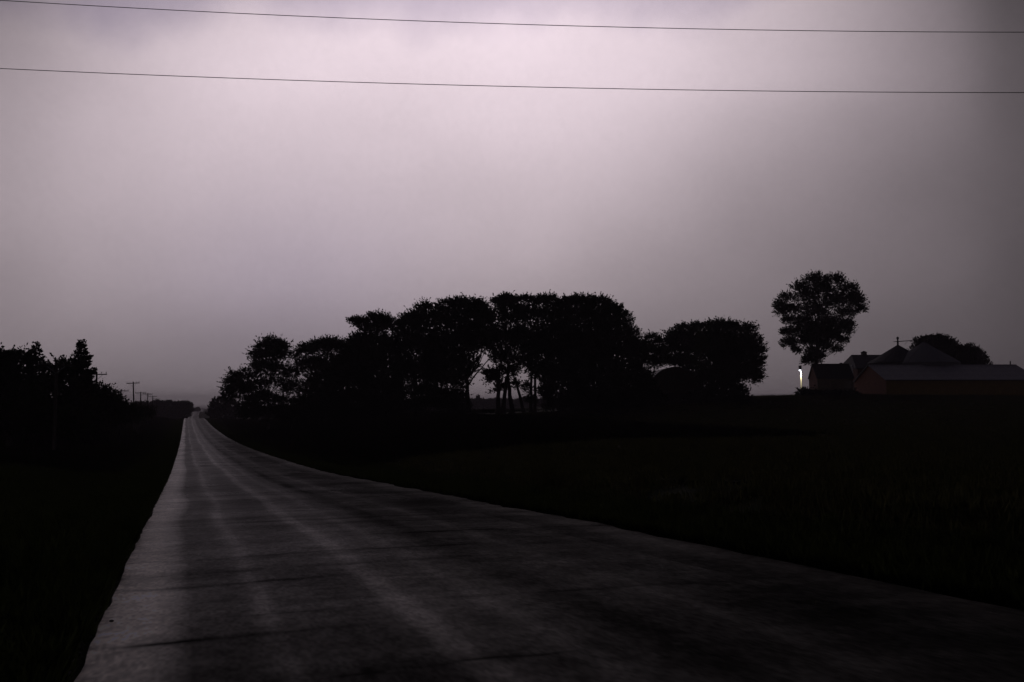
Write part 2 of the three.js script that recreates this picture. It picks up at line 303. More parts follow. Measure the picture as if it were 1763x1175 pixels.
// a spruce: straight stem, whorls of drooping branches with upturned tips
function spruce(o) {
  const r = rng(o.seed), base = onGround(o.base, o.ahead), top = at(o.top[0], o.top[1], o.ahead).sub(base), sc = o.ahead / F;
  const root = thing('spruce_tree', o.label, 'tree', base);
  const leaves = new Leaves(r), wood = [tube([V(0, -0.3, 0), top.clone().multiplyScalar(0.5), top], [0.3, 0.18, 0.03], 7)];
  const H = top.y, n = (o.whorls || 34) * 2;
  for (let k = 0; k < n; k++) {
    const t = 0.06 + 0.93 * (k + 0.6 * r()) / n, y = H * t, c = top.clone().multiplyScalar(t); c.y = y;
    const reach = o.half * sc * Math.pow(1 - t, o.power || 0.8) + 0.12, bn = 4 + Math.floor(r() * 3) - (o.bare && t > 0.86 ? 2 : 0), a0 = r() * 6;
    for (let b = 0; b < bn; b++) {
      const a = a0 + b / bn * 6.283 + (r() - 0.5) * 0.6, L = reach * (0.45 + 0.75 * r()), y0 = (r() - 0.5) * 0.5, dir = V(Math.cos(a), 0, Math.sin(a));
      const pts = [], rad = []; for (let i = 0; i <= 4; i++) { const q = i / 4; pts.push(c.clone().addScaledVector(dir, L * q).add(V(0, y0 + L * (-0.42 * q + 0.34 * q * q * q), 0))); rad.push(mix(0.05, 0.012, q) * (1.4 - t)); }
      wood.push(tube(pts, rad, 4));
      const m = Math.max(3, Math.round(L * (o.bare && t > 0.84 ? 3 : 9)));
      const slim = 0.3 + 0.7 * Math.min(1, (1 - t) * 2.6);
      for (let i = 0; i < m; i++) {
        const q = (i + r()) / m * 4, f = Math.min(3, Math.floor(q)), p = pts[f].clone().lerp(pts[f + 1], q - f);
        const side = V(-dir.z, 0, dir.x).multiplyScalar((r() - 0.5) * 2.2 * (1 - q / 5)); const d = dir.clone().multiplyScalar(0.8).add(side).add(V(0, r() * 0.5 - 0.25 + 0.12 * q, 0)).normalize();
        leaves.spray(p, d, (0.35 + 0.4 * r()) * slim, 6, 0.3 * (0.5 + 0.5 * slim));
      }
    }
  }
  part('trunk', mergeGeometries(wood), M.bark, root); part('crown', leaves.geometry(), M.needle, root);
}
function bush(o) {                                                // a shrub: several stems, leaves down to the ground
  return tree({ name: 'shrub', category: 'shrub', radius: 0.09, density: 8, gaps: 0.28, leaf: 0.3, depth: 0.5, ...o });
}

// ------------------------------------------------------------------ trees left of the road
spruce({ base: 62, ahead: 96, top: [62, 588], half: 54, seed: 11, bare: true, power: 0.9, whorls: 30, label: 'leftmost dark spruce with a thin broken wispy top' });
spruce({ base: 139, ahead: 100, top: [140, 585], half: 43, seed: 12, power: 0.8, whorls: 36, tip: 1, label: 'pointed dark spruce just left of the nearest visible crossarm' });
tree({ base: 18, ahead: 90, seed: 13, label: 'dense dark tree at the left edge of the view', lobes: [[25, 622, 22, 14], [2, 632, 26, 18], [-25, 640, 30, 25], [15, 665, 50, 35], [-20, 690, 45, 40], [40, 700, 40, 35]], gaps: 0.3 });
bush({ base: 108, ahead: 97, seed: 14, label: 'dark broadleaf shrub filling the space between the two spruces', lobes: [[106, 638, 16, 14], [100, 665, 28, 26], [110, 700, 36, 34]] });
bush({ base: 178, ahead: 108, seed: 15, label: 'tall round roadside shrub below the nearest visible crossarm', lobes: [[178, 684, 18, 16], [168, 705, 30, 26], [190, 700, 16, 16], [160, 722, 40, 26]] });
bush({ base: 208, ahead: 116, seed: 16, label: 'lower sloping shrub at the right end of the left hedge', lobes: [[200, 702, 12, 14], [214, 710, 12, 11], [204, 722, 30, 16]] });
bush({ base: 238, ahead: 165, seed: 17, label: 'low shrub under the tall leaning utility pole', lobes: [[232, 708, 14, 10], [250, 714, 18, 12]] });
bush({ base: 60, ahead: 84, seed: 18, label: 'wide low dark shrub in front of the leftmost spruce', lobes: [[20, 725, 50, 26], [70, 728, 46, 24], [115, 735, 36, 20]] });

// ------------------------------------------------------------------ the grove right of the road, from left to right
tree({ base: 462, ahead: 176, seed: 21, radius: 0.3, label: 'spreading ragged tree at the left end of the grove, nearest the road', up: 0.2, gaps: 0.46, spiky: 0.6, forkY: 680, swell: 1.05,
  lobes: [[476, 594, 16, 9], [456, 600, 14, 10], [490, 604, 14, 12], [446, 612, 14, 9], [470, 615, 22, 16], [438, 628, 12, 5], [450, 634, 18, 10], [480, 636, 20, 16], [425, 642, 10, 4], [432, 650, 16, 8], [412, 652, 14, 6], [402, 660, 12, 6], [394, 672, 9, 5], [412, 670, 20, 10], [440, 664, 24, 14], [466, 664, 20, 16], [396, 684, 10, 4], [412, 688, 14, 7], [432, 686, 16, 9], [458, 690, 26, 16], [490, 696, 24, 18], [440, 706, 24, 10], [422, 700, 12, 6], [503, 612, 11, 9], [506, 642, 12, 11], [500, 668, 12, 12], [388, 680, 8, 4], [389, 656, 8, 4], [386, 670, 7, 3], [400, 646, 9, 4], [466, 588, 10, 6]] });
tree({ base: 556, ahead: 172, seed: 22, label: 'dark rounded tree, second from the left in the grove', gaps: 0.32,
  lobes: [[548, 600, 22, 13], [528, 606, 14, 10], [568, 595, 14, 11], [585, 600, 20, 15], [532, 628, 20, 14], [558, 640, 34, 30], [596, 640, 32, 36], [545, 672, 30, 26], [580, 690, 44, 28], [610, 625, 16, 26], [535, 700, 30, 18], [618, 655, 24, 30]] });
tree({ base: 648, ahead: 168, seed: 23, label: 'tree whose flat top juts out to the left of the tall grove', gaps: 0.33, spiky: 0.3,
  lobes: [[622, 558, 16, 8], [655, 552, 18, 9], [640, 566, 24, 12], [668, 562, 20, 12], [640, 590, 32, 18], [662, 615, 36, 32], [632, 640, 34, 30], [690, 590, 20, 28], [655, 672, 38, 28], [630, 695, 34, 18], [665, 698, 30, 16], [620, 600, 20, 24]] });
tree({ base: 716, ahead: 174, seed: 24, label: 'tall tree with twiggy upright top right of the jutting flat-topped tree', gaps: 0.34, spiky: 0.5,
  lobes: [[736, 535, 20, 12], [712, 545, 16, 12], [700, 560, 14, 12], [728, 560, 30, 20], [722, 595, 32, 28], [706, 635, 26, 26], [740, 640, 24, 28], [725, 675, 28, 14], [690, 640, 18, 26], [744, 600, 20, 30], [682, 670, 14, 24]] });
tree({ base: 806, ahead: 166, seed: 25, radius: 0.42, forkY: 652, branches: [[808, 662, 843, 618, 0.16], [808, 655, 828, 622, 0.09]], label: 'tall round-topped tree with a thick trunk left of the bright gap', gaps: 0.31,
  lobes: [[774, 527, 22, 11], [800, 522, 26, 10], [826, 530, 14, 12], [760, 545, 18, 16], [800, 548, 40, 22], [835, 560, 18, 22], [785, 585, 38, 30], [818, 584, 22, 24], [770, 625, 30, 26], [800, 630, 24, 22], [755, 655, 22, 18], [784, 660, 20, 16], [766, 685, 18, 14], [790, 686, 12, 14], [838, 590, 16, 22]] });
tree({ base: 862, ahead: 168, seed: 26, radius: 0.42, label: 'tree with a small flat tuft on top, right of the bright gap', gaps: 0.36, stems: [[858, 858, 648], [866, 872, 648], [882, 874, 648]],
  lobes: [[870, 516, 17, 7], [858, 520, 12, 6], [884, 519, 9, 6], [872, 532, 16, 9], [852, 545, 16, 14], [878, 552, 20, 16], [860, 580, 26, 24], [888, 590, 18, 28], [866, 614, 20, 18], [846, 643, 13, 8], [850, 655, 12, 8], [874, 640, 16, 12], [862, 668, 9, 10], [851, 676, 7, 6], [888, 664, 5, 9]] });
tree({ base: 906, ahead: 170, seed: 27, radius: 0.3, label: 'slender leaning tree with several thin stems in the middle of the grove', gaps: 0.34, radius2: 1, stems: [[903, 886, 650], [914, 915, 640], [921, 922, 640]],
  lobes: [[906, 518, 12, 8], [898, 540, 14, 14], [928, 524, 16, 9], [920, 545, 26, 18], [915, 580, 28, 26], [930, 605, 28, 26], [905, 625, 22, 18], [935, 640, 22, 16], [938, 672, 8, 12], [907, 668, 5, 12], [915, 690, 8, 8], [948, 680, 10, 16]] });
tree({ base: 966, ahead: 172, seed: 28, radius: 0.34, label: 'tall broad tree left of the highest dome of the grove', gaps: 0.3,
  lobes: [[946, 517, 11, 8], [962, 524, 10, 8], [978, 520, 13, 8], [965, 540, 30, 20], [960, 575, 34, 30], [965, 615, 34, 32], [968, 655, 32, 26], [985, 688, 24, 16], [990, 600, 24, 40], [950, 645, 16, 16]] });
tree({ base: 1040, ahead: 170, seed: 29, radius: 0.42, label: 'widest dense dome-shaped tree at the right end of the tall grove', gaps: 0.27, spiky: 0.35,
  lobes: [[1000, 522, 22, 9], [1030, 524, 18, 9], [1052, 534, 14, 12], [1068, 550, 14, 16], [1010, 545, 34, 22], [1045, 565, 34, 26], [1082, 580, 16, 20], [1012, 595, 44, 34], [1065, 610, 40, 34], [1096, 612, 16, 22], [1020, 650, 44, 36], [1075, 660, 36, 36], [1030, 690, 46, 18], [1090, 690, 26, 18], [1000, 680, 24, 20]] });
tree({ base: 1126, ahead: 186, seed: 30, radius: 0.16, label: 'small thin twiggy tree between the large dome and the round barn', gaps: 0.4, spiky: 0.4,
  lobes: [[1124, 582, 12, 6], [1116, 594, 10, 8], [1134, 590, 8, 7], [1124, 606, 14, 10], [1118, 622, 13, 9], [1140, 612, 10, 9]] });
tree({ base: 1176, ahead: 196, seed: 31, radius: 0.3, label: 'round tree rising behind the round-roofed barn', gaps: 0.35, spiky: 0.4,
  lobes: [[1184, 566, 22, 8], [1165, 578, 16, 10], [1208, 564, 16, 8], [1150, 592, 16, 10], [1185, 585, 32, 16], [1205, 600, 26, 22], [1160, 605, 24, 14], [1178, 618, 16, 9], [1198, 632, 18, 16], [1150, 622, 20, 9], [1170, 627, 18, 8], [1132, 626, 14, 9], [1210, 650, 14, 18]] });
tree({ base: 1246, ahead: 178, seed: 32, radius: 0.38, forkY: 660, label: 'large round-headed tree standing alone right of the round barn', gaps: 0.29, spiky: 0.45,
  lobes: [[1236, 564, 18, 9], [1258, 562, 16, 7], [1282, 570, 18, 10], [1246, 580, 36, 18], [1290, 588, 18, 16], [1302, 602, 12, 16], [1230, 610, 34, 28], [1275, 615, 36, 28], [1304, 626, 12, 14], [1300, 645, 14, 12], [1240, 645, 34, 26], [1280, 648, 26, 18], [1250, 668, 28, 12]] });
for (const [base, ahead, seed, label, lobes] of [
  [500, 168, 41, 'low dark shrub at the foot of the ragged left tree', [[470, 712, 34, 14], [510, 714, 32, 16], [440, 716, 26, 10]]],
  [590, 164, 42, 'wide understory shrub below the second and third grove trees', [[560, 712, 40, 14], [610, 710, 42, 16], [655, 708, 34, 14]]],
  [740, 164, 43, 'understory shrub left of the thick trunk', [[735, 692, 28, 20], [765, 688, 26, 20], [786, 702, 20, 14], [714, 702, 22, 16]]],
  [1010, 164, 44, 'long dark thicket under the widest dome tree', [[960, 700, 24, 14], [1000, 698, 40, 16], [1050, 694, 44, 18], [1092, 692, 26, 18]]],
  [1110, 170, 48, 'tall narrow shrub against the left side of the round-roofed barn', [[1108, 650, 16, 18], [1112, 675, 18, 22], [1106, 696, 18, 14], [1128, 690, 12, 14]]],
  [1218, 172, 49, 'dark shrub against the right side of the round-roofed barn', [[1216, 660, 14, 18], [1212, 684, 16, 18], [1196, 692, 14, 10]]],
  [1256, 172, 45, 'clipped dark hedge below the large round-headed tree', [[1222, 684, 20, 14], [1246, 682, 24, 14], [1274, 680, 17, 12], [1272, 690, 18, 10]]],
  [1384, 184, 46, 'low dark shrub at the foot of the lit yard lamp', [[1381, 677, 9, 5], [1392, 677, 8, 5], [1386, 682, 14, 5]]],
  [1440, 181, 47, 'long low dark hedge in front of the small steep-roofed shed', [[1412, 680, 18, 6], [1440, 682, 20, 7], [1462, 682, 14, 6]]],
]) bush({ base, ahead, seed, label, lobes });

// ------------------------------------------------------------------ trees of the farm
tree({ base: 1409, ahead: 204, seed: 51, radius: 0.42, forkY: 618, label: 'tall lone vase-shaped tree behind the shed and the yard lamp', gaps: 0.405, spiky: 0.3, up: 0.45, density: 8.5, depth: 1.2, swell: 1.04,
  lobes: [[1398, 486, 18, 14], [1432, 487, 16, 13], [1415, 500, 24, 16], [1370, 500, 12, 13], [1458, 500, 15, 14], [1386, 512, 20, 16], [1440, 520, 22, 18], [1470, 514, 9, 12], [1352, 524, 12, 10], [1368, 532, 16, 12], [1342, 538, 9, 9], [1410, 535, 26, 20], [1460, 538, 16, 11], [1476, 536, 8, 6], [1352, 554, 10, 7], [1378, 556, 16, 12], [1436, 556, 18, 14], [1458, 558, 9, 9], [1352, 574, 13, 9], [1364, 590, 12, 11], [1454, 586, 10, 10], [1448, 602, 9, 8], [1405, 570, 22, 16], [1384, 588, 11, 12], [1440, 578, 10, 10], [1412, 594, 16, 14], [1436, 598, 8, 9], [1374, 604, 8, 9], [1396, 608, 10, 9], [1388, 617, 6, 6], [1416, 612, 10, 8], [1360, 515, 14, 14], [1466, 526, 14, 14], [1425, 575, 20, 18], [1390, 570, 20, 18], [1452, 568, 12, 12], [1402, 622, 14, 8]] });
tree({ base: 1612, ahead: 238, seed: 52, radius: 0.4, label: 'broad dark tree behind the grey grain bin', gaps: 0.3, spiky: 0, lobes: [[1586, 590, 15, 10], [1604, 587, 22, 9], [1626, 591, 18, 11], [1642, 601, 16, 12], [1610, 604, 38, 18], [1644, 616, 22, 16], [1600, 630, 36, 22]] });
tree({ base: 1666, ahead: 236, seed: 53, radius: 0.3, label: 'low rounded dark tree at the right end of the farm trees', gaps: 0.3, spiky: 0, lobes: [[1660, 604, 16, 11], [1678, 609, 14, 11], [1664, 616, 24, 14], [1684, 620, 10, 11], [1668, 632, 28, 18]] });

// ------------------------------------------------------------------ distant trees, greyed by the haze
function farWood(name, label, category, ahead, spots, seed, stuff) {
  const r = rng(seed), leaves = new Leaves(r), wood = [], base = onGround(spots[0][0], ahead), sc = ahead / F;
  for (const [px, py, rx, ry] of spots) {
    const c = at(px, py, ahead).sub(base), g = onGround(px, ahead).sub(base), off = (r() - 0.5) * 6; c.x += sinY * off; c.z -= cosY * off;
    wood.push(stuff ? tube([V(g.x, g.y - 1, g.z), V(c.x, c.y, c.z)], [0.35, 0.12], 5) : tube([V(0, -1, 0), V(c.x * 0.15, c.y * 0.4, c.z * 0.15), V(c.x, c.y, c.z)], [0.4, 0.3, 0.1], 5));
    const a = rx * sc, b = ry * sc, n = Math.round(a * b * 34);
    for (let k = 0; k < n; k++) {
      let dx, dy, dz, q; do { dx = 2 * r() - 1; dy = 2 * r() - 1; dz = 2 * r() - 1; q = Math.hypot(dx, dy, dz); } while (q > 1);
      const f = Math.pow(q, -0.4) * (0.85 + 0.25 * noise3(dx * 2 + px, dy * 2, dz * 2)); leaves.spray(V(c.x + dx * f * a, c.y + dy * f * b, c.z + dz * f * a), V(dx + 0.01, dy + 0.4, dz).normalize(), 1.2, 4, 0.9);
    }
  }
  if (stuff) {
    const g = mergeGeometries([mergeGeometries(wood).toNonIndexed(), leaves.geometry().toNonIndexed()]), m = part(name, g, M.leaf[0]); m.position.copy(base); tag(m, label, category); m.userData.kind = 'stuff'; return;
  }
  const root = thing(name, label, category, base); part('trunk', mergeGeometries(wood), M.bark, root); part('crown', leaves.geometry(), M.leaf[1], root);
}
farWood('distant_hedgerow', 'hazy flat-topped hedgerow left of the road on the skyline', 'hedgerow', 520, [[238, 704, 14, 9], [252, 703, 12, 9], [266, 702, 12, 9], [278, 702, 10, 9], [290, 702, 11, 9], [302, 703, 10, 9], [313, 703, 9, 9], [322, 703, 9, 9], [240, 714, 16, 9], [262, 714, 16, 9], [284, 714, 16, 9], [304, 714, 14, 8], [314, 713, 11, 7]], 61, true);
farWood('far_tree', 'tiny hazy tree where the road meets the horizon', 'tree', 1150, [[339, 706, 4, 3.5], [334, 708, 4, 3], [330, 709, 4, 3]], 62);
farWood('far_tree', 'round hazy tree right of the road, just left of the grove', 'tree', 380, [[380, 698, 12, 10], [367, 706, 9, 9], [394, 703, 12, 10], [384, 712, 26, 9], [406, 712, 12, 7]], 63);
farWood('distant_wood', 'hazy wood seen low between the trunks of the grove', 'wood', 640, Array.from({ length: 64 }, (_, i) => i % 2 ? [640 + i * 7.5, 697 + 1.2 * Math.sin(i * 2.1), 14, 8 + 1.2 * Math.sin(i * 1.3)] : [640 + i * 7.5, 708, 16, 9]), 64, true);
farWood('far_tree', 'small pointed hazy tree in the bright gap beside the thick trunk', 'tree', 600, [[823, 688, 2.2, 5], [823, 695, 4, 7]], 65);

// ------------------------------------------------------------------ farm buildings
const boardTex = (n, dir) => colourTexture(256, 256, 1, 1, (u, v) => { const t = dir ? v : u, k = (t * n) % 1, g = (k < 0.05 || k > 0.95 ? 0.72 : 1) * (0.85 + 0.3 * noise2(Math.floor(t * n) * 3.7, (dir ? u : v) * 7)); return [g, g, g].map(q => clamp(q * 0.8)); });
const boards = boardTex(12, false), ribs = boardTex(10, false);
const wallMat = (r, g, b) => { const m = solid(r, g, b, 0.85); m.map = boards; m.bumpMap = boards; m.bumpScale = 0.02; return m; };
const roofMat = (r, g, b, rough = 0.6) => { const m = solid(r, g, b, rough); m.map = ribs; m.bumpMap = ribs; m.bumpScale = 0.03; return m; };
function sheet(corners, thick) {                                 // a flat slab with thickness under its outer face, uv in metres / 3
  const [a] = corners, n = corners[1].clone().sub(a).cross(corners[2].clone().sub(a)).normalize(), ux = corners[1].clone().sub(a).normalize(), uy = n.clone().cross(ux), pos = [], uv = [], idx = [], m = corners.length;
  for (const s of [0, -thick]) for (const c of corners) { const p = c.clone().addScaledVector(n, s); pos.push(p.x, p.y, p.z); const q = c.clone().sub(a); uv.push(q.dot(ux) / 3, q.dot(uy) / 3); }
  for (let i = 1; i < m - 1; i++) idx.push(0, i, i + 1, m, m + i + 1, m + i);
  for (let i = 0; i < m; i++) { const j = (i + 1) % m; idx.push(i, m + i, m + j, i, m + j, j); }
  const g = new THREE.BufferGeometry(); g.setAttribute('position', new THREE.Float32BufferAttribute(pos, 3)); g.setAttribute('uv', new THREE.Float32BufferAttribute(uv, 2)); g.setIndex(idx); const f = g.toNonIndexed(); f.computeVertexNormals(); return f;
}
const TURN = -YAW;                                              // local x runs right across the view, local z towards the camera
// a gabled building: x = length, z = depth, origin at the middle of the front foot
function gabled(root, L, D, eave, ridge, mats, over = 0.35) {
  const h = L / 2, low = -1.2;
  const bump = (a, b) => sheet([V(a, low, 0), V(b, low, 0), V(b, eave, 0), V(a, eave, 0)], 0.15);
  part('front_wall', bump(-h, h), mats.front, root);
  const back = sheet([V(h, low, -D), V(-h, low, -D), V(-h, eave, -D), V(h, eave, -D)], 0.15); part('back_wall', back, mats.front, root);
  for (const s of [-1, 1]) {
    const pts = [V(s * (h - 0.002), low, -0.15), V(s * (h - 0.002), eave - 0.06, -0.15), V(s * (h - 0.002), ridge - 0.12, -D / 2), V(s * (h - 0.002), eave - 0.06, -D + 0.15), V(s * (h - 0.002), low, -D + 0.15)]; if (s < 0) pts.reverse(); pts.reverse();
    if (s > 0) pts.reverse(), pts.reverse();
    part('gable_wall', sheet(pts, 0.14), mats.gable, root);
  }
  const rise = (ridge - eave) / (D / 2), e = eave - rise * over;
  part('roof', mergeGeometries([
    sheet([V(-h - over, e, over), V(h + over, e, over), V(h + over, ridge, -D / 2), V(-h - over, ridge, -D / 2)], 0.12),
    sheet([V(h + over, e, -D - over), V(-h - over, e, -D - over), V(-h - over, ridge, -D / 2), V(h + over, ridge, -D / 2)], 0.12)]), mats.roof, root);
  part('ridge_cap', new RoundedBoxGeometry(L + 2 * over, 0.1, 0.5, 1, 0.04).translate(0, ridge + 0.01, -D / 2), mats.roof, root);
  part('eave_trim', new THREE.BoxGeometry(L + 2 * over - 0.02, 0.16, 0.05).translate(0, e - 0.14, over - 0.02), mats.trim, root);
}
const trim = solid(0.12, 0.1, 0.09, 0.8);
{ // long low barn
  const A = 190, left = at(1527, 686, A), sc = A / F, L = 262 * sc, eave = 34 * sc, ridge = 60 * sc * 1.03, D = 17.5;
  const right = V(cosY, 0, sinY), mid = left.clone().addScaledVector(right, L / 2); mid.y = at(1527, 687, A).y;
  const o = thing('long_barn', 'long low barn with grey metal roof and red-brown end wall at the right', 'barn', mid, TURN);
  gabled(o, L, D, eave, ridge, { front: wallMat(0.34, 0.215, 0.055), gable: wallMat(0.3, 0.095, 0.035), roof: roofMat(0.36, 0.345, 0.345, 0.75), trim });
  part('roof_vent', new THREE.CylinderGeometry(0.13, 0.13, 0.9, 10).translate(L / 2 - 0.9, ridge + 0.35, -D / 2), M.darkSteel, o);
}
{ // small steep shed
  const A = 196, sc = A / F, left = at(1408, 672, A), L = 62 * sc, eave = 22.5 * sc, ridge = 46 * sc, D = 5.6;
  const mid = left.clone().addScaledVector(V(cosY, 0, sinY), L / 2);
  const o = thing('shed', 'small shed with steep dark roof below the lone tall tree', 'shed', mid, TURN);
  gabled(o, L, D, eave, ridge, { front: wallMat(0.24, 0.2, 0.13), gable: wallMat(0.26, 0.11, 0.07), roof: roofMat(0.05, 0.045, 0.045, 0.9), trim }, 0.2);
  part('shed_door', new RoundedBoxGeometry(1.5, 2.1, 0.08, 1, 0.02).translate(L / 2 - 1.2, 0.95, 0.05), wallMat(0.32, 0.28, 0.2), o);
  part('ridge_vent', new RoundedBoxGeometry(0.6, 0.3, 0.5, 1, 0.08).translate(L * 0.3, ridge + 0.12, -D / 2), M.darkSteel, o);
}
{ // hipped barn behind
  const A = 216, sc = A / F, y0 = at(1500, 680, A).y, foot = at(1530, 680, A);
  const o = thing('hipped_barn', 'tall dark barn with hipped roof and small cupola behind the long barn', 'barn', foot, TURN);
  const hx = 52 * sc, ridge = at(1500, 608.5, A).y - y0, eave = at(1500, 634, A).y - y0, hz = 6.5, rx = 44 * sc, cz = -hz;
  const P = (x, y, z) => V(x, y, cz + z), ex = hx + 0.4, ez = hz + 0.4;
  part('wall', mergeGeometries([sheet([P(-hx, -1, hz), P(hx, -1, hz), P(hx, eave, hz), P(-hx, eave, hz)], 0.2), sheet([P(hx, -1, -hz), P(-hx, -1, -hz), P(-hx, eave, -hz), P(hx, eave, -hz)], 0.2), sheet([P(-hx + 0.003, -1, -hz + 0.2), P(-hx + 0.003, -1, hz - 0.2), P(-hx + 0.003, eave, hz - 0.2), P(-hx + 0.003, eave, -hz + 0.2)], 0.2), sheet([P(hx - 0.003, -1, hz - 0.2), P(hx - 0.003, -1, -hz + 0.2), P(hx - 0.003, eave, -hz + 0.2), P(hx - 0.003, eave, hz - 0.2)], 0.2)]), wallMat(0.2, 0.09, 0.06), o);
  const E = eave - 0.1;
  part('roof', mergeGeometries([sheet([P(-ex, E, ez), P(ex, E, ez), P(rx, ridge, 0), P(-rx, ridge, 0)], 0.12), sheet([P(ex, E, -ez), P(-ex, E, -ez), P(-rx, ridge, 0), P(rx, ridge, 0)], 0.12), sheet([P(-ex, E, -ez), P(-ex, E, ez), P(-rx, ridge, 0)], 0.12), sheet([P(ex, E, ez), P(ex, E, -ez), P(rx, ridge, 0)], 0.12)]), roofMat(0.07, 0.065, 0.068, 0.85), o);
  const cu = part('cupola', new RoundedBoxGeometry(1.1, 0.8, 1.1, 1, 0.05).translate((1508 - 1530) * sc, ridge + 0.2, cz), trim, o);
  part('cupola_roof', new THREE.ConeGeometry(0.95, 0.4, 4, 1).rotateY(Math.PI / 4).translate((1508 - 1530) * sc, ridge + 0.79, cz), roofMat(0.07, 0.065, 0.068, 0.85), cu);
}
function grainBin(label, A, px, apexY, half, eaveY, mat) {
  const sc = A / F, foot = at(px, 684, A), R = half * sc, H = at(px, eaveY, A).y - foot.y, top = at(px, apexY, A).y - foot.y;
  const o = thing('grain_bin', label, 'grain bin', foot, 0);
  const pts = []; for (let y = -1; y < H; y += 0.25) pts.push(new THREE.Vector2(R + (Math.round(y * 4) % 2 ? 0.03 : 0), y)); pts.push(new THREE.Vector2(R, H));
  part('bin_wall', new THREE.LatheGeometry(pts, 40), mat, o);
  part('bin_roof', new THREE.LatheGeometry([new THREE.Vector2(R + 0.15, H - 0.03), new THREE.Vector2(R + 0.15, H + 0.03), new THREE.Vector2(0.4, top - 0.12), new THREE.Vector2(0.35, top), new THREE.Vector2(0.001, top + 0.04)], 40), mat, o);
  for (let k = 0; k < 20; k++) { const a = k / 20 * 2 * Math.PI; part('roof_rib', tube([V(Math.cos(a) * (R + 0.12), H + 0.05, Math.sin(a) * (R + 0.12)), V(Math.cos(a) * 0.4, top - 0.1, Math.sin(a) * 0.4)], [0.035, 0.035], 4), mat, o); }
  return { o, top, sc };
}
{
  const d = grainBin('dark grain bin with conical roof carrying the spout', 208, 1549, 595, 50, 626, solid(0.04, 0.04, 0.042, 0.9));
  const s = d.sc, right = V(cosY, 0, sinY), y = d.top;
  const spout = thing('grain_spout', 'thin filling spout and knob on the tip of the dark bin roof', 'spout', d.o.position.clone().add(V(0, y, 0)));
  part('mast', tube([V(0, -0.1, 0), V(0, 9 * s, 0), V(0, 14 * s, 0)], [0.22, 0.17, 0.12], 8), M.darkSteel, spout);
  part('head', new THREE.SphereGeometry(0.3, 12, 8).scale(1, 1.15, 1).translate(0, 12.5 * s, 0), M.darkSteel, spout);
  part('arm', tube([right.clone().multiplyScalar(-8 * s).add(V(0, 6.2 * s, 0)), V(0, 6.6 * s, 0), right.clone().multiplyScalar(31 * s).add(V(0, 9 * s, 0))], [0.05, 0.11, 0.07], 6), M.darkSteel, spout);
  part('brace', tube([right.clone().multiplyScalar(17 * s).add(V(0, 7.6 * s, 0)), right.clone().multiplyScalar(12 * s).add(V(0, 1 * s, 0))], [0.03, 0.03], 5), M.darkSteel, spout);
  grainBin('light grey galvanised grain bin right of the dark one', 205, 1594, 590, 56, 626, solid(0.15, 0.15, 0.152, 0.85));
}
{ // pale flue between shed and barn
  const A = 206, foot = at(1469, 684, A), H = at(1469, 632, A).y - foot.y;
  const o = thing('vent_pipe', 'pale upright pipe between the small shed and the long barn', 'pipe', foot);
  part('pipe', new THREE.CylinderGeometry(0.16, 0.16, H + 0.5, 12).translate(0, H / 2 - 0.25, 0), M.pale, o);
  part('cap', new THREE.LatheGeometry([[0.001, 0.42], [0.12, 0.38], [0.3, 0.14], [0.3, 0.1], [0.17, 0.08], [0.17, -0.05]].map(p => new THREE.Vector2(...p)), 14).translate(0, H, 0), M.steel, o);
}
{ // round-roofed barn under the trees
  const A = 180, sc = A / F, foot = at(1164, 702, A), R = 48 * sc, H = 69 * sc, base = H - R, o = thing('round_barn', 'low round-roofed barn half hidden beneath the trees of the grove', 'barn', foot, TURN);
  const end = new THREE.Shape(); end.moveTo(-R, -1); end.lineTo(R, -1); end.lineTo(R, base); end.absarc(0, base, R, 0, Math.PI, false); end.lineTo(-R, -1);
  const g = new THREE.ExtrudeGeometry(end, { depth: 0.15, bevelEnabled: false, curveSegments: 28 }); g.translate(0, 0, -0.3); const u = g.attributes.uv; for (let i = 0; i < u.count; i++) u.setXY(i, u.getX(i) / 3, u.getY(i) / 3);
  part('end_wall', g, wallMat(0.085, 0.065, 0.045), o);
  const arch = new THREE.Shape(); arch.moveTo(-R - 0.12, -1); arch.lineTo(-R - 0.12, base); arch.absarc(0, base, R + 0.12, Math.PI, 0, true); arch.lineTo(R + 0.12, -1); arch.lineTo(R + 0.002, -1); arch.lineTo(R + 0.002, base); arch.absarc(0, base, R + 0.002, 0, Math.PI, false); arch.lineTo(-R - 0.002, -1);
  part('round_roof', new THREE.ExtrudeGeometry(arch, { depth: 16, bevelEnabled: false, curveSegments: 28 }).translate(0, 0, -16), roofMat(0.12, 0.115, 0.11), o);
  part('door', new RoundedBoxGeometry(3.4, 3.2, 0.1, 1, 0.02).translate(0, 1.3, -0.1), wallMat(0.06, 0.05, 0.04), o);
}

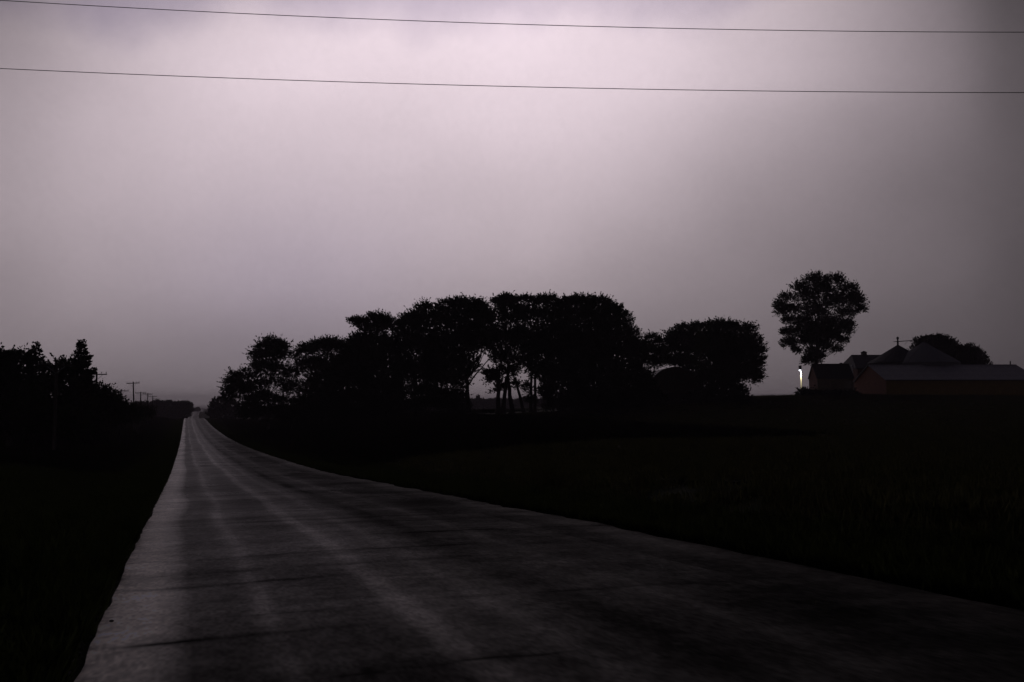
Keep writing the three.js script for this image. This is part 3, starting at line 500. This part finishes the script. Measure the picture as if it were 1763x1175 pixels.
// ------------------------------------------------------------------ yard lamp
{
  const A = 189, foot = onGround(1381, A), H = at(1381, 629.5, A).y - foot.y, lampY = at(1381, 637.5, A).y - foot.y, right = V(cosY, 0, sinY), front = V(-sinY, 0, cosY);
  const o = thing('yard_lamp', 'lit white yard lamp on a pale pole left of the shed', 'lamp', foot);
  part('pole', tube([V(0, -0.5, 0), V(0, H * 0.5, 0), V(0, H, 0)], [0.17, 0.15, 0.12], 14), M.pale, o);
  part('transformer', new THREE.CylinderGeometry(0.2, 0.2, 0.6, 14).translate(0.0, lampY + 0.62, 0).translate(-right.x * 0.3, 0, -right.z * 0.3), M.darkSteel, o);
  const tip = right.clone().multiplyScalar(-0.34).addScaledVector(front, 0.3);
  part('bracket', tube([V(0, lampY + 0.32, 0), tip.clone().multiplyScalar(0.6).add(V(0, lampY + 0.4, 0)), tip.clone().add(V(0, lampY + 0.26, 0))], [0.03, 0.03, 0.03], 6), M.darkSteel, o);
  part('shade', new THREE.LatheGeometry([[0.001, 0.3], [0.1, 0.29], [0.13, 0.2], [0.32, 0.08], [0.33, 0.06]].map(p => new THREE.Vector2(...p)), 18).translate(tip.x, lampY, tip.z), M.darkSteel, o);
  const glow = new THREE.MeshStandardMaterial({ color: 0xffffff, emissive: 0xf4f6ff, emissiveIntensity: 2.2, roughness: 0.4 });
  part('bulb_globe', new THREE.SphereGeometry(0.24, 18, 12).scale(1, 0.85, 1).translate(tip.x, lampY - 0.06, tip.z), glow, o);
  const light = new THREE.SpotLight(0xfff2c4, 200, 14, 0.8, 0.7, 2); light.name = 'lamp_light';
  light.position.set(tip.x, lampY - 0.08, tip.z); light.target.position.set(-tip.x * 0.2, 0, -tip.z * 0.2); light.castShadow = true; light.shadow.radius = 6;
  o.add(light, light.target);
}

// ------------------------------------------------------------------ utility poles along the left of the road
{
  function makePole() {
    const o = new THREE.Group();
    part('pole', tube([V(0, -0.8, 0), V(0, 3, 0), V(0, 6, 0), V(0, 9, 0)], [0.17, 0.155, 0.135, 0.11], 12), M.wood, o);
    part('crossarm', new RoundedBoxGeometry(2.5, 0.13, 0.11, 1, 0.015).translate(0, 8.72, 0.16), M.wood, o);
    for (const s of [-1, 1]) part('brace', tube([V(0, 8.0, 0.14), V(s * 0.75, 8.68, 0.2)], [0.022, 0.022], 5), M.steel, o);
    for (const x of [-1.15, -0.6, 0.6, 1.15]) part('insulator', new THREE.LatheGeometry([[0.02, 0], [0.02, 0.09], [0.055, 0.1], [0.06, 0.15], [0.04, 0.17], [0.045, 0.21], [0.02, 0.25], [0.001, 0.255]].map(p => new THREE.Vector2(...p)), 10).translate(x, 8.785, 0.16), M.ceramic, o);
    return o;
  }
  const proto = makePole();
  const rows = [                                                  // picture column, row of the crossarm, metres ahead, lean, label
    [97, 630, 80, 0, 'nearest wooden utility pole, standing in front of the left shrubs'],
    [166, 645, 116, 0.01, 'utility pole with its crossarm just clearing the pointed spruce'],
    [208, 673.5, 150, 0, 'utility pole hidden to its crossarm behind the left hedge'],
    [229, 660, 186, 0.05, 'tallest clear utility pole, leaning slightly beside the left hedge'],
    [242, 677, 216, 0, 'utility pole next right of the tall leaning one'],
    [254, 679, 246, 0, 'utility pole in the middle of the row of far poles'],
    [262.5, 683, 284, -0.01, 'second to last utility pole before the horizon'],
    [269.5, 687.5, 322, 0, 'farthest small utility pole above the hazy hedgerow'],
  ];
  rows.forEach(([px, py, ahead, lean, label], i) => {
    const o = i ? proto.clone() : proto, p = at(px, py, ahead), g = groundY(p.x, p.z);
    o.name = numbered('utility_pole'); o.position.set(p.x, Math.max(g - 0.6, p.y - 8.72), p.z); o.scale.set(1, clamp((p.y - o.position.y) / 8.72, 0.7, 1.5), 1);
    o.position.y = Math.min(o.position.y, p.y - 8.72 * o.scale.y); if (o.position.y > g - 0.1) { o.scale.y = (p.y - (g - 0.3)) / 8.72; o.position.y = g - 0.3; }
    o.rotation.set(0, -0.12 + 0.1 * Math.sin(i * 2.7), lean); o.position.x += lean * 8.7 * o.scale.y;
    scene.add(o); tag(o, label, 'utility pole', 'utility poles along the left of the road');
  });
}

// ------------------------------------------------------------------ two cables across the sky
for (const [a, b, c, label] of [[0.5, 0.0619, -1.743e-5, 'upper thin black power cable crossing the top of the sky'], [118, 0.04687, -1.323e-5, 'lower thin black power cable crossing the sky']]) {
  const pts = []; for (let px = -2600; px <= 4400; px += 100) pts.push(at(px, a + b * px + c * px * px, 17));
  tag(part('power_cable', tube(pts, pts.map(() => 0.0068), 6), M.cable), label, 'cable', undefined);
}

// ------------------------------------------------------------------ grass, puddles, small things
{
  const r = rng(901), blades = (n, h, spread) => { const L = new Leaves(r); for (let k = 0; k < n; k++) { const a = r() * 6.28, lean = 0.15 + 0.5 * r(); const x = (r() - 0.5) * spread, z = (r() - 0.5) * spread, d = V(Math.cos(a) * lean, 1, Math.sin(a) * lean).normalize(); L.leaf(x, -0.02, z, d.x, d.y, d.z, h * (0.5 + 0.6 * r()), 0.018 + 0.012 * r()); } return L.geometry(); };
  const lay = (name, label, geo, mat, count, pick) => {
    const spots = []; for (let k = 0; k < count; k++) { const s = pick(); if (s) spots.push(s); }
    const m = new THREE.InstancedMesh(geo, mat, spots.length); m.name = numbered(name); m.castShadow = m.receiveShadow = true; const q = new THREE.Object3D();
    spots.forEach(([x, d, s], i) => { q.position.set(x, EYE + landE(x, d), -d); q.rotation.set(0, r() * 6.28, 0); q.scale.setScalar(s); q.updateMatrix(); m.setMatrixAt(i, q.matrix); });
    tag(m, label, 'grass'); m.userData.kind = 'stuff'; scene.add(m);
  };
  const verge = side => () => { const d = 2 + 330 * Math.pow(r(), 2.6), u = HALF + 0.19 + 5.5 * Math.pow(r(), 1.5); return [roadX(d) + side * u, d, 0.5 + 0.7 * r() * (0.5 + smooth(0.1, 1.5, u - HALF))]; };
  lay('verge_grass', 'dark grass along the left edge of the road', blades(16, 0.34, 0.3), M.grass[0], 46000, verge(-1));
  lay('verge_grass', 'dark grass along the right edge of the road', blades(16, 0.34, 0.3), M.grass[0], 50000, verge(1));
  lay('field_grass', 'low grass and crop covering the rising field at the right', blades(14, 0.3, 0.5), M.grass[1], 90000, () => { const d = 4 + 150 * Math.pow(r(), 1.3), x = 9 + (d * 1.2 + 10) * r(), q = (x * cosY - d * sinY) / (d * cosY + x * sinY) * F + PW / 2; if (q > 1110 && q < 1310 && d > 12.5 && d < 24.5 && noise2(x * 0.9, d * 0.9) < 0.72) return null; return [x, d, 0.6 + 0.8 * r()]; });
  const stone = new THREE.IcosahedronGeometry(1, 0), gravelMat = solid(0.26, 0.24, 0.22, 0.9), gr = rng(55), gravel = new THREE.InstancedMesh(stone, gravelMat, 24000), gq = new THREE.Object3D();
  for (let k = 0; k < 24000; k++) {
    const side = k % 2 ? 1 : -1, d = 3 + 90 * Math.pow(gr(), 1.9), u = HALF + 0.02 + 0.22 * (gr() + gr()) * 0.9, x = roadX(d) + side * u, sz = 0.005 + 0.012 * gr() * gr();
    const y = u < HALF - 0.03 ? roadE(d) + 0.004 : landE(x, d); gq.position.set(x, EYE + y + sz * 0.3, -d); gq.rotation.set(gr() * 6, gr() * 6, 0); gq.scale.set(sz * (0.8 + 0.7 * gr()), sz * 0.7, sz); gq.updateMatrix(); gravel.setMatrixAt(k, gq.matrix);
  }
  gravel.name = numbered('gravel'); gravel.castShadow = gravel.receiveShadow = true; gravel.userData.kind = 'stuff'; scene.add(gravel); tag(gravel, 'loose gravel scattered along both edges of the road', 'gravel');
  lay('field_grass', 'dark grass left of the road below the trees', blades(14, 0.32, 0.5), M.grass[0], 50000, () => { const d = 3 + 90 * Math.pow(r(), 1.4), x = -6 - (d * 0.4 + 8) * r(); return [x, d, 0.6 + 0.8 * r()]; });
  const clump = blades(10, 0.8, 2.2); const wide = clump.attributes.position; for (let i = 0; i < wide.count; i += 4) for (const q of [1, 3]) { const cx = (wide.getX(i + 1) + wide.getX(i + 3)) / 2, cz = (wide.getZ(i + 1) + wide.getZ(i + 3)) / 2; const k = 5; if (q === 1) { const x3 = wide.getX(i + 3), z3 = wide.getZ(i + 3), x1 = wide.getX(i + 1), z1 = wide.getZ(i + 1); wide.setXYZ(i + 1, cx + (x1 - cx) * k, wide.getY(i + 1), cz + (z1 - cz) * k); wide.setXYZ(i + 3, cx + (x3 - cx) * k, wide.getY(i + 3), cz + (z3 - cz) * k); } }
  lay('meadow_grass', 'tall rank grass of the far verges and fields beside the road', clump, M.grass[0], 150000, () => { const d = 60 + 330 * Math.pow(r(), 1.1), u = (r() < 0.5 ? -1 : 1) * (HALF + 0.5 + (d > 170 ? 60 : 42) * Math.pow(r(), 1.2)); return [roadX(d) + u, d, 0.35 + 0.5 * r() * smooth(1, 4, Math.abs(u) - HALF)]; });
  lay('hilltop_grass', 'tall weeds along the hill crest beside the farm', blades(12, 0.7, 0.9), M.grass[1], 9000, () => { const p = at(1285 + 480 * r(), HORIZON, 172 + 16 * r()); return [p.x, -p.z, 0.6 + 0.9 * r()]; });
}
for (const [px, py, w, label] of [[1168, 832, 1.5, 'left sliver of rainwater shining in the dark field'], [1240, 834.5, 2.1, 'right sliver of rainwater shining in the dark field']]) {
  let ahead = 20; for (let k = 0; k < 200; k++) { const q = at(px, py, ahead); if (q.y < groundY(q.x, q.z)) break; ahead += 0.25; }
  const c = at(px, py, ahead), r = rng(Math.round(px)), s = new THREE.Shape(); for (let k = 0; k <= 26; k++) { const a = k / 26 * 6.2832, q = 0.75 + 0.5 * noise2(Math.cos(a) * 2 + px, Math.sin(a) * 2); const X = Math.cos(a) * w / 2 * q, Y = Math.sin(a) * 0.34 * q; k ? s.lineTo(X, Y) : s.moveTo(X, Y); }
  const g = new THREE.ExtrudeGeometry(s, { depth: 0.05, bevelEnabled: false }).rotateX(-Math.PI / 2).rotateY(TURN).translate(c.x, groundY(c.x, c.z) + 0.06, c.z);
  const o = structure('puddle', g, solid(0.02, 0.02, 0.022, 0.08)); o.userData.label = label;
}
{
  const p = at(191, 1088, 7.35), g = new THREE.IcosahedronGeometry(0.014, 1).scale(1.3, 0.7, 1); p.y = EYE + roadE(-p.z) + 0.02;
  const o = part('pebble', g, solid(0.06, 0.055, 0.05, 0.9)); o.position.copy(p); tag(o, 'small dark stone on the pale left edge of the road', 'stone');
}
renderer.render(scene, camera);
